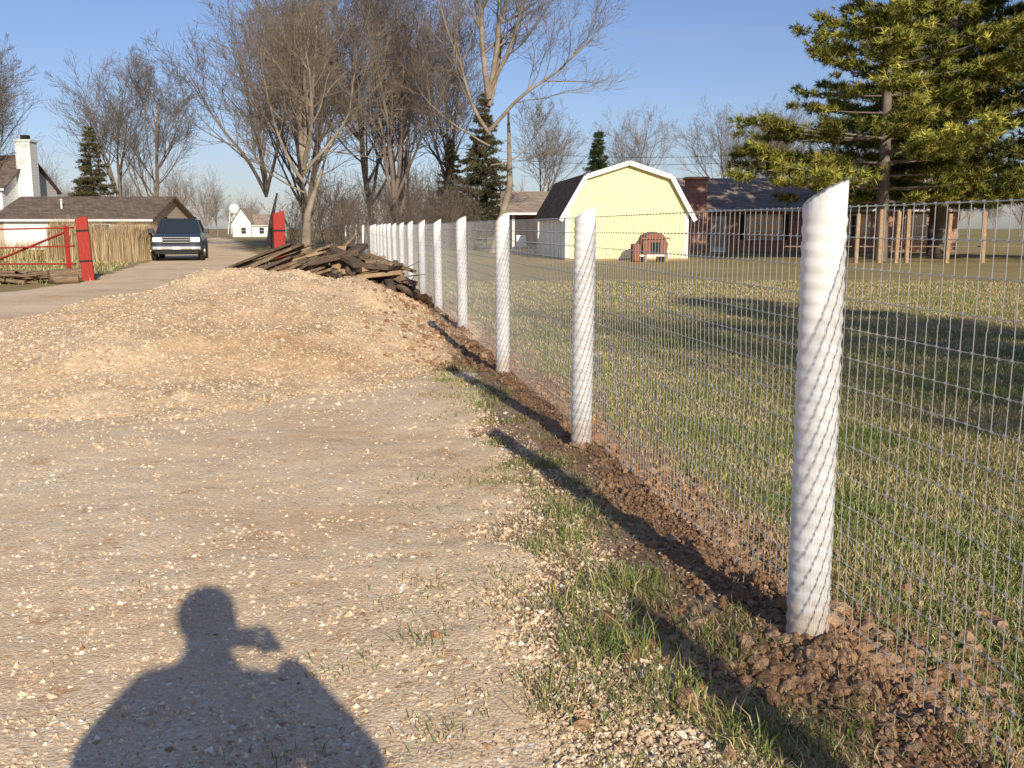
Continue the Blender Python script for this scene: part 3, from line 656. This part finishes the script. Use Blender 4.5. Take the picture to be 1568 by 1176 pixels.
box('chimney',-36.28,-35.2,72.3,73.4,-.1,7.6,M_wsid,wh); box('chimney_cap',-36.35,-35.1,72.2,73.5,7.603,7.75,M_white,wh); box('flue',-36,-35.5,72.6,73.1,7.753,8.1,M_dark,wh)
window(wh,-38,70,2.9,3.9,1.0); window(wh,-41,70,.9,2.0,1.4)
gr=empty('low_garage',(0,0,0))
gable_walls(gr,-32.6,-23,62,70,1.95,3.35,M_tsid); gable_roof(gr,-32.6,-23,62,70,1.95,3.35,M_shb,.4)
box('garage_door',-32.2,-29.4,61.96,61.997,0,1.8,M_white,gr); window(gr,-26,62,.8,1.6,1.0)
bpy.ops.mesh.primitive_cylinder_add(radius=.06,depth=.7,vertices=10); o=bpy.context.object; o.name='vent_pipe'; o.parent=gr; o.location=(-29.2,63.6,2.8); o.data.materials.append(M_white)
bpy.ops.mesh.primitive_cone_add(radius1=.13,radius2=.02,depth=.1,vertices=10); o=bpy.context.object; o.name='vent_cowl'; o.parent=gr; o.location=(-29.2,63.6,3.2); o.data.materials.append(M_white)
fh=empty('white_farmhouse',(-39,150,-.4))
gable_walls(fh,-2.6,3.0,0,6,2.2,3.7,M_wsid); gable_roof(fh,-2.6,3.0,0,6,2.2,3.75,M_shg,.3)
part('front_gable',[(-3.6,-1,0),(-.8,-1,0),(-.8,-1,2.6),(-2.2,-1,4.6),(-3.6,-1,2.6),(-3.6,5,0),(-.8,5,0),(-.8,5,2.6),(-2.2,5,4.6),(-3.6,5,2.6)],[(0,1,2,3,4),(1,6,7,2),(5,0,4,9),(9,8,7,6,5)],M_wsid,fh)
part('front_gable_roof',[(-.6,-1.2,2.45),(-2.2,-1.2,4.75),(-3.8,-1.2,2.45),(-.6,5,2.45),(-2.2,5,4.75),(-3.8,5,2.45)],[(0,3,4,1),(1,4,5,2)],M_shg,fh)
for wx in(-1.9,.6,1.9): window(fh,wx,0 if wx>0 else -1,.9,1.8,.7,1,2)
wt=empty('water_tower',(-59.5,210,0))
def rev(name,prof_,parent,mat,n=20):
    V=[(r*math.cos(2*math.pi*k/n),r*math.sin(2*math.pi*k/n),z) for r,z in prof_ for k in range(n)]
    F=[(i*n+k,i*n+(k+1)%n,(i+1)*n+(k+1)%n,(i+1)*n+k) for i in range(len(prof_)-1) for k in range(n)]
    return part(name,V,F,mat,parent,0,True)
rev('tank',[(.25,4.1),(.9,4.4),(1.2,5.0),(1.15,5.7),(.8,6.2),(.05,6.5)],wt,M_white)
rev('riser',[(.25,0),(.25,4.1)],wt,M_white)
def timber(name,p0,p1,w,h,mat,parent,bev=.012):
    p0=Vector(p0);p1=Vector(p1); d=p1-p0; L=d.length; o=box(name,-w/2,w/2,-h/2,h/2,0,L,mat,parent,bev)
    o.location=p0; o.rotation_mode='QUATERNION'; o.rotation_quaternion=d.to_track_quat('Z','Y'); return o
for k in range(4):
    a=math.pi/4+k*math.pi/2; timber('leg',(1.7*math.cos(a),1.7*math.sin(a),0),(1.0*math.cos(a),1.0*math.sin(a),4.7),.14,.14,M_white,wt)

# ---------------------------------------------------------------- red gate
def red_post(x,y,H,tilt,w_=.15):
    e=empty('red_gate_post',(x,y,0)); e.rotation_euler=(0,tilt,R(20))
    V,F=boxv(-w_,w_,-w_,w_,-.3,H); V=[list(v) for v in V]; V[4][2]-=.02;V[7][2]-=.02;V[5][2]+=.05;V[6][2]+=.05
    part('timber',V,F,M_red,e,.02)
    for z in(.5,1.3): box('hinge_strap',-w_-.005,w_+.005,-w_-.015,-w_-.003,z,z+.05,M_dark,e)
red_post(-11.35,26,1.66,-.05); red_post(-6.35,26.6,1.8,0)
gt=empty('red_plank_gate',(-11.6,25.8,0),R(-8))
for z0,z1 in((1.3,1.4),(.8,.92),(.42,.45)): timber('rail',(-4.6,0,z0),(0,0,z1),.17,.04,M_red,gt)
for xx in(-4.5,-2.6,-.15): timber('stile',(xx,-.045,0),(xx,-.045,1.45),.12,.04,M_red,gt)
timber('brace',(-2.5,.045,.45),(-.2,.045,1.3),.12,.04,M_red,gt)
lp=empty('log_and_brush_pile',(-12.6,24.6,0)); rr_=random.Random(3)
sg=[]
for i in range(90):
    a=rr_.uniform(0,6.3); c=(rr_.uniform(-1.6,.8),rr_.uniform(-.6,.6),rr_.uniform(.03,.28)); L=rr_.uniform(.2,.7); r=rr_.uniform(.012,.06)
    sg.append((c[0]-math.cos(a)*L,c[1]-math.sin(a)*L*.5,max(.03,c[2]-rr_.uniform(-.1,.1)),c[0]+math.cos(a)*L,c[1]+math.sin(a)*L*.5,c[2]+rr_.uniform(-.05,.15),r,r*.8))
V,F=segs_mesh(sg,8); obj_np('branches',V,F,M_wood,None,True,lp)
def logs_mesh(name,lg,parent,mat):
    sg=[]
    for l in lg:
        p0=np.array(l[:3]);p1=np.array(l[3:6]);d=(p1-p0)/np.linalg.norm(p1-p0)
        sg.append(l); sg.append((*p1,*(p1+d*.006),l[7],.001)); sg.append((*p0,*(p0-d*.006),l[6],.001))
    V,F=segs_mesh(sg,9); V=V+rng.normal(0,.008,V.shape)*0; return obj_np(name,V,F,mat,None,False,parent)
logs_mesh('logs',[(.9,-.1,.18,1.5,.35,.22,.17,.16),(1.15,-.35,.12,1.7,-.2,.12,.11,.10)],lp,M_wood)
# ---- scrap wood & soil pile
wp=empty('wood_debris_pile',(-3.35,18.0,.02)); rr_=random.Random(12)
mx_=np.arange(-2.2,2.4,.06); my_=np.arange(-1.5,1.7,.06); MX,MY=np.meshgrid(mx_,my_,indexing='ij')
H_=.8*np.exp(-((MX-.2)/1.2)**2-((MY)/.75)**2)+(fbm(MX,MY,.35,99,4)-.5)*.28-.16
obj_np('soil_mound',np.stack([MX,MY,H_],-1).reshape(-1,3),grid_faces(*MX.shape),simple('dark_soil',(.06,.036,.025),(.18,.11,.065),7,.95,.8,.05),None,False,wp)
for i in range(36):
    a=rr_.uniform(-.3,.35); x0=-1.9+rr_.uniform(-.35,.6); L=rr_.uniform(1.2,2.2); t=i/36
    zb=.12+.42*t+rr_.uniform(-.04,.04); ztp=.6+.5*t+rr_.uniform(-.1,.12)
    y0_=-.95+.9*t+rr_.uniform(-.15,.15)
    timber('plank',(x0,y0_,zb),(x0+L*math.cos(a),y0_+L*math.sin(a)*.5,ztp),.14+rr_.uniform(0,.14),.045,[M_woodt,M_wood,M_wood,M_logbark][i%4],wp,.006)
timber('leaning_plank',(.1,-1.1,.1),(.3,-.5,1.05),.17,.04,M_woodt,wp); timber('leaning_plank',(-.4,-.9,.3),(.5,-.3,1.25),.14,.04,M_wood,wp); timber('leaning_plank',(.7,-1.0,.1),(.2,-.5,1.0),.12,.04,M_wood,wp)
for i in range(34):
    a=rr_.uniform(0,6.3); c=(rr_.uniform(-.2,1.4),rr_.uniform(-.95,.3)); z=.9-abs(c[0]-.35)*.42-abs(c[1])*.2+rr_.uniform(-.12,.12); L=rr_.uniform(.2,.6)
    timber('scrap_board',(c[0]-math.cos(a)*L,c[1]-math.sin(a)*L,z+rr_.uniform(-.2,.05)),(c[0]+math.cos(a)*L,c[1]+math.sin(a)*L,z+rr_.uniform(-.1,.25)),.08+rr_.uniform(0,.16),.04+rr_.uniform(0,.08),[M_logbark,M_wood,M_logbark,M_woodt][i%4],wp,.01)
lg=[]
for i in range(14):
    a=rr_.uniform(0,6.3); c=(rr_.uniform(0,1.5),rr_.uniform(-.95,.3)); z=.8-abs(c[0]-.35)*.45-abs(c[1])*.22+rr_.uniform(-.12,.08); L=rr_.uniform(.16,.4); r=rr_.uniform(.05,.12)
    lg.append((c[0]-math.cos(a)*L,c[1]-math.sin(a)*L,z-.05,c[0]+math.cos(a)*L,c[1]+math.sin(a)*L,z+rr_.uniform(-.12,.18),r,r*.85))
logs_mesh('logs',lg,wp,M_logbark)
tw=[]
for i in range(80):
    a=rr_.uniform(0,6.3); c=(rr_.uniform(-1.2,1.5),rr_.uniform(-.9,.4)); z=.8-abs(c[0]-.2)*.3+rr_.uniform(-.1,.15); L=rr_.uniform(.2,.6)
    tw.append((c[0],c[1],z-.1,c[0]+math.cos(a)*L,c[1]+math.sin(a)*L*.6,z+rr_.uniform(-.15,.25),.016,.006))
V,F=segs_mesh(tw,5); obj_np('twigs',V,F,M_wood,None,False,wp)
n=420; xx=-3.0+rng.normal(0,.75,n); yy=17.9+rng.normal(0,.6,n)
def zpile(x,y): return zg(x,y)+.7*np.exp(-((x+3.2)/1.1)**2-((y-18.0)/.8)**2)
o=scatter('soil_lumps',xx,yy,np.clip(rng.lognormal(-3.0,.4,n),.03,.12),tintcol(n,[(.16,.09,.05),(.24,.14,.085),(.1,.06,.04)]),M_clod,base=I2,jit=.28,zf=zpile); o.parent=wp; o.matrix_parent_inverse=Matrix.Translation((3.35,-18.0,-.02))
# ---- reed screen and weeds
rf=empty('reed_fence'); n=5200
t=rng.random(n); x=np.where(t<.7,-18.2+t/.7*3.5,-14.7-(t-.7)*1.0); y=np.where(t<.7,40.5,40.5+(t-.7)/.3*3.0)+rng.normal(0,.12,n); x=x-1.0
o=blades('reeds',x,y,rng.uniform(1.1,1.85,n)*(.85+.3*vnoise(x,y,.5,77)),rng.uniform(.015,.04,n),tintcol(n,[(.5,.38,.22),(.42,.31,.18),(.56,.45,.3),(.3,.2,.12)]),lean=.16); o.parent=rf
n=1600; x=rng.uniform(-25,-18.5,n); y=rng.normal(42,.5,n); o=blades('tall_dry_grass',x,y,rng.uniform(.4,1.1,n),rng.uniform(.015,.04,n),tintcol(n,DRY),lean=.5); o.parent=rf
n=7000; x=rng.uniform(-22,-11,n); y=rng.uniform(24,40,n); k=drive_m(x,y)<-.1; x=x[k];y=y[k]; n=len(x)
blades('dry_roadside_grass',x,y,rng.uniform(.05,.2,n),rng.uniform(.012,.03,n),gcol(n,.3),lean=1.0)
n=9000; x=rng.uniform(-7,-1,n); y=rng.uniform(19,45,n); k=(drive_m(x,y)<-.1)&(x<fx(y)-.1); x=x[k];y=y[k]; n=len(x)
blades('fenceline_weeds',x,y,rng.uniform(.05,.3,n),rng.uniform(.01,.025,n),gcol(n,.25),lean=.8)
wf=empty('wooden_pole_fence')
for i,(x,H) in enumerate([(15.6,2.6),(16.3,2.3),(17.4,2.5),(18.2,2.4),(18.7,2.5),(20.6,2.3),(22.3,2.4),(24.8,2.5),(27,2.3)]):
    timber('pole',(x*.85,39.2,-.1),(x*.85+.05*math.sin(i*3),39.2,H*.85),.16,.16,M_woodt,wf,.04)
timber('rail',(11,39.4,.65),(25,39.4,.65),.1,.05,M_wood,wf)
bf=empty('back_field_fence')
for x in np.arange(-6,14,2.6): timber('stake',(x,66,0),(x,66,1.2),.08,.08,M_wood,bf)
timber('rail',(-6,66,1.0),(14,66,1.0),.06,.03,M_wood,bf)

# ---------------------------------------------------------------- parked car
car=empty('parked_car',(-14.75,43.4,.0),R(15)); car.scale=(1.1,1.06,1.03)
M_cp,_nt,_b=new_mat('car_paint_slate'); _b.inputs['Base Color'].default_value=(.045,.055,.075,1); _b.inputs['Metallic'].default_value=.3; _b.inputs['Roughness'].default_value=.35; _b.inputs['Coat Weight'].default_value=.4
M_chr,_nt,_b=new_mat('chrome'); _b.inputs['Base Color'].default_value=(.6,.6,.6,1); _b.inputs['Metallic'].default_value=.9; _b.inputs['Roughness'].default_value=.25
M_tyre=simple('tyre_rubber',(.015,.015,.015),(.03,.03,.03),20,.85); M_lamp,_nt,_b=new_mat('headlamp_glass'); _b.inputs['Base Color'].default_value=(.85,.87,.9,1); _b.inputs['Roughness'].default_value=.12
secs=[(-2.35,.72,.66,.45,.62,.84),(-2.28,.88,.80,.36,.76,1.02),(-1.9,.94,.84,.34,.82,1.1),(-1.0,.95,.86,.34,.86,1.15),(-.85,.95,.86,.34,.88,1.16),(2.2,.95,.87,.36,.9,1.17),(2.35,.9,.82,.42,.9,1.13)]
V=[];F=[]
for (y_,wl,wt_,zl,zm,zt) in secs:
    V+=[(-wl*.93,y_,zl),(-wl,y_,zl+.12),(-wl,y_,zm),(-wt_,y_,zt),(wt_,y_,zt),(wl,y_,zm),(wl,y_,zl+.12),(wl*.93,y_,zl)]
for i in range(len(secs)-1):
    for k in range(8): a=i*8+k; b_=i*8+(k+1)%8; F.append((a,b_,b_+8,a+8))
F.append(tuple(range(7,-1,-1))); F.append(tuple(range(len(V)-8,len(V))))
part('body',V,F,M_cp,car,.03)
part('cabin_glass',[(-.80,-.9,1.14),(.80,-.9,1.14),(.84,2.1,1.15),(-.84,2.1,1.15),(-.64,-.25,1.68),(.64,-.25,1.68),(.66,1.75,1.7),(-.66,1.75,1.7)],BF,M_glass,car)
part('roof',[(-.66,-.3,1.67),(.66,-.3,1.67),(.68,1.8,1.69),(-.68,1.8,1.69),(-.6,-.2,1.75),(.6,-.2,1.75),(.62,1.7,1.77),(-.62,1.7,1.77)],BF,M_cp,car,.02)
for s in(-1,1):
    timber('a_pillar',(s*.815,-.92,1.13),(s*.65,-.25,1.69),.07,.07,M_cp,car); timber('b_pillar',(s*.83,.55,1.12),(s*.665,.6,1.69),.1,.06,M_cp,car); timber('d_pillar',(s*.85,2.05,1.12),(s*.67,1.72,1.69),.12,.08,M_cp,car)
    box('roof_rail',s*.58-.02,s*.58+.02,-.1,1.6,1.76,1.82,M_dark,car)
    box('headlamp',min(s*.5,s*.86),max(s*.5,s*.86),-2.38,-2.2,.78,.97,M_lamp,car,.02); box('door_mirror',min(s*.93,s*1.14),max(s*.93,s*1.14),-.75,-.62,1.12,1.32,M_cp,car,.03)
    box('fog_lamp',s*.62-.07,s*.62+.07,-2.475,-2.45,.5,.58,M_lamp,car)
    for yy_ in(-1.5,1.45):
        bpy.ops.mesh.primitive_cylinder_add(radius=.39,depth=.24,vertices=28); o=bpy.context.object; o.name='tyre'; o.parent=car; o.location=(s*.86,yy_,.39); o.rotation_euler=(0,R(90),0); o.data.materials.append(M_tyre); md=o.modifiers.new('b','BEVEL'); md.width=.04; md.segments=2
        bpy.ops.mesh.primitive_cylinder_add(radius=.23,depth=.26,vertices=20); o=bpy.context.object; o.name='wheel_rim'; o.parent=car; o.location=(s*.865,yy_,.39); o.rotation_euler=(0,R(90),0); o.data.materials.append(M_chr)
box('grille',-.48,.48,-2.39,-2.3,.70,.98,M_dark,car,.01)
for z in(.76,.86,.95): box('grille_bar',-.47,.47,-2.41,-2.392,z,z+.022,M_chr,car)
box('bumper',-.9,.9,-2.46,-2.25,.46,.62,M_chr,car,.05); box('lower_valance',-.8,.8,-2.4,-2.2,.28,.45,M_dark,car,.03); box('number_plate',-.16,.16,-2.49,-2.465,.49,.59,M_white,car)

ul=empty('utility_line'); sg=[]
for h0 in (9.3,8.6):
    p=[(x_,95+.05*x_,h0-1.2*math.sin(math.pi*((x_+10)%45)/45)) for x_ in np.arange(-10,80.1,2.5)]
    sg+=[(*a,*b_,.02,.02) for a,b_ in zip(p[:-1],p[1:])]
V,F=segs_mesh(sg,4); obj_np('cables',V,F,M_dark,None,False,ul)
for x_ in(-10,35,80):
    timber('pole',(x_,95+.05*x_,0),(x_,95+.05*x_,9.8),.22,.22,M_wood,ul); timber('crossarm',(x_,94.9+.05*x_-.9,9.2),(x_,94.9+.05*x_+.9,9.2),.1,.1,M_wood,ul)

# ---------------------------------------------------------------- photographer
def skin_fig(name,verts,edges,mat,parent,root=0,sub=2):
    me=bpy.data.meshes.new(name); me.from_pydata([v[:3] for v in verts],edges,[]); o=link(bpy.data.objects.new(name,me)); o.parent=parent
    o.modifiers.new('skin','SKIN')
    for i,v in enumerate(verts): me.skin_vertices[0].data[i].radius=(v[3],v[4] if len(v)>4 else v[3]); me.skin_vertices[0].data[i].use_root=(i==root)
    s=o.modifiers.new('sub','SUBSURF'); s.levels=sub; s.render_levels=sub; me.materials.append(mat); return o
M_skin=simple('skin',(.5,.3,.22),(.58,.36,.27),8,.5); M_coat=simple('jacket_cloth',(.05,.06,.08),(.08,.09,.11),30,.9); M_hair=simple('hair',(.04,.025,.015),(.08,.05,.03),40,.7)
ph=empty('photographer',(.12,-.47,0))
vs=[(0,0,.98,.2,.15),(0,0,1.15,.21,.16),(0,.01,1.31,.23,.16),(0,0,1.45,.13,.12),(0,0,1.52,.07,.07),(0,.02,1.60,.085,.095),(0,.02,1.69,.085,.095),
 (-.2,0,1.39,.095),(-.36,.1,1.15,.08),(-.13,.38,1.33,.055),
 (.2,0,1.39,.095),(.38,.12,1.15,.08),(.12,.38,1.33,.055),
 (-.1,0,.9,.12),(-.12,.03,.5,.085),(-.13,0,.1,.06),(-.14,.14,.05,.05),
 (.1,0,.9,.12),(.13,.03,.5,.085),(.15,0,.1,.06),(.17,.14,.05,.05)]
es=[(0,1),(1,2),(2,3),(3,4),(4,5),(5,6),(2,7),(7,8),(8,9),(2,10),(10,11),(11,12),(0,13),(13,14),(14,15),(15,16),(0,17),(17,18),(18,19),(19,20)]
skin_fig('body',vs,es,M_coat,ph)
bpy.ops.mesh.primitive_uv_sphere_add(segments=24,ring_count=16); o=bpy.context.object; o.name='head'; o.parent=ph; o.location=(0,.03,1.635); o.scale=(.088,.1,.122); o.data.materials.append(M_skin)
bpy.ops.mesh.primitive_uv_sphere_add(segments=24,ring_count=16); o=bpy.context.object; o.name='hair'; o.parent=ph; o.location=(0,.012,1.668); o.scale=(.104,.112,.108); o.data.materials.append(M_hair)
part('nose',[(-.015,.125,1.61),(.015,.125,1.61),(0,.15,1.61),(0,.122,1.66)],[(0,2,1),(0,1,3),(1,2,3),(2,0,3)],M_skin,ph)
for s in(-1,1):
    bpy.ops.mesh.primitive_uv_sphere_add(segments=10,ring_count=8); o=bpy.context.object; o.name='ear'; o.parent=ph; o.location=(s*.09,.03,1.63); o.scale=(.015,.025,.035); o.data.materials.append(M_skin)
    bpy.ops.mesh.primitive_uv_sphere_add(segments=10,ring_count=8,radius=.012); o=bpy.context.object; o.name='eye'; o.parent=ph; o.location=(s*.03,.118,1.64); o.data.materials.append(M_white)
    hx=-.03+s*.085; hv=[(hx+s*.035,.39,1.335,.036,.03),(hx+s*.03,.42,1.375,.038,.02)]; he=[(0,1)]
    for k,(dz,ln) in enumerate(((.035,.9),(.013,1),(-.009,.93),(-.03,.75))):
        b0=len(hv); hv+=[(hx+s*.02,.437,1.385+dz,.009),(hx-s*.004*ln,.452,1.388+dz,.0085),(hx-s*.03*ln,.447,1.39+dz,.0075)]; he+=[(1,b0),(b0,b0+1),(b0+1,b0+2)]
    b0=len(hv); hv+=[(hx+s*.012,.405,1.36,.011),(hx-s*.015,.41,1.372,.0095)]; he+=[(0,b0),(b0,b0+1)]
    skin_fig('hand',hv,he,M_skin,ph,0,1)
box('smartphone',-.11,.04,.425,.434,1.355,1.43,M_dark,ph,.004)

# ---------------------------------------------------------------- light, sky, camera
EL=22.5; AZ=18.0
sun_dir=Vector((math.sin(R(AZ))*math.cos(R(EL)),-math.cos(R(AZ))*math.cos(R(EL)),math.sin(R(EL))))
sl=bpy.data.lights.new('sun','SUN'); sl.energy=5.0; sl.angle=R(.5); sl.color=(1,.9,.72); so=link(bpy.data.objects.new('sun',sl))
so.rotation_mode='QUATERNION'; so.rotation_quaternion=sun_dir.to_track_quat('Z','Y')
w=bpy.data.worlds.new('World'); scene.world=w; w.use_nodes=True; nt=w.node_tree; bg=nt.nodes['Background']
sky=N(nt,'ShaderNodeTexSky',sky_type='NISHITA'); sky.sun_disc=False; sky.sun_elevation=R(EL)
sky.sun_rotation=math.atan2(sun_dir.x,sun_dir.y)
sky.air_density=1.0; sky.dust_density=.6; sky.ozone_density=3.0
tc=N(nt,'ShaderNodeTexCoord'); mp=N(nt,'ShaderNodeMapping'); mp.inputs['Scale'].default_value=(1.2,1.2,9); nt.links.new(tc.outputs['Generated'],mp.inputs[0])
cf=ramp(nt,noise(nt,mp.outputs[0],1.6,5,.6),[(.56,(0,0,0)),(.8,(.25,.25,.25))])
skc=mixc(nt,1.,sky.outputs[0],(.86,.83,1.0),'MULTIPLY')
nt.links.new(mixc(nt,cf,skc,(5.,5.1,5.5)),bg.inputs[0]); bg.inputs[1].default_value=.112
cam=bpy.data.cameras.new('camera'); co_=link(bpy.data.objects.new('camera',cam)); cam.lens=36*1478/1568; cam.sensor_width=36; cam.clip_start=.03; cam.clip_end=3000
co_.location=(0,0,CAMH); co_.rotation_euler=(R(90-9.2),0,0); scene.camera=co_
scene.view_settings.view_transform='Standard'; scene.view_settings.look='None'; scene.view_settings.exposure=0
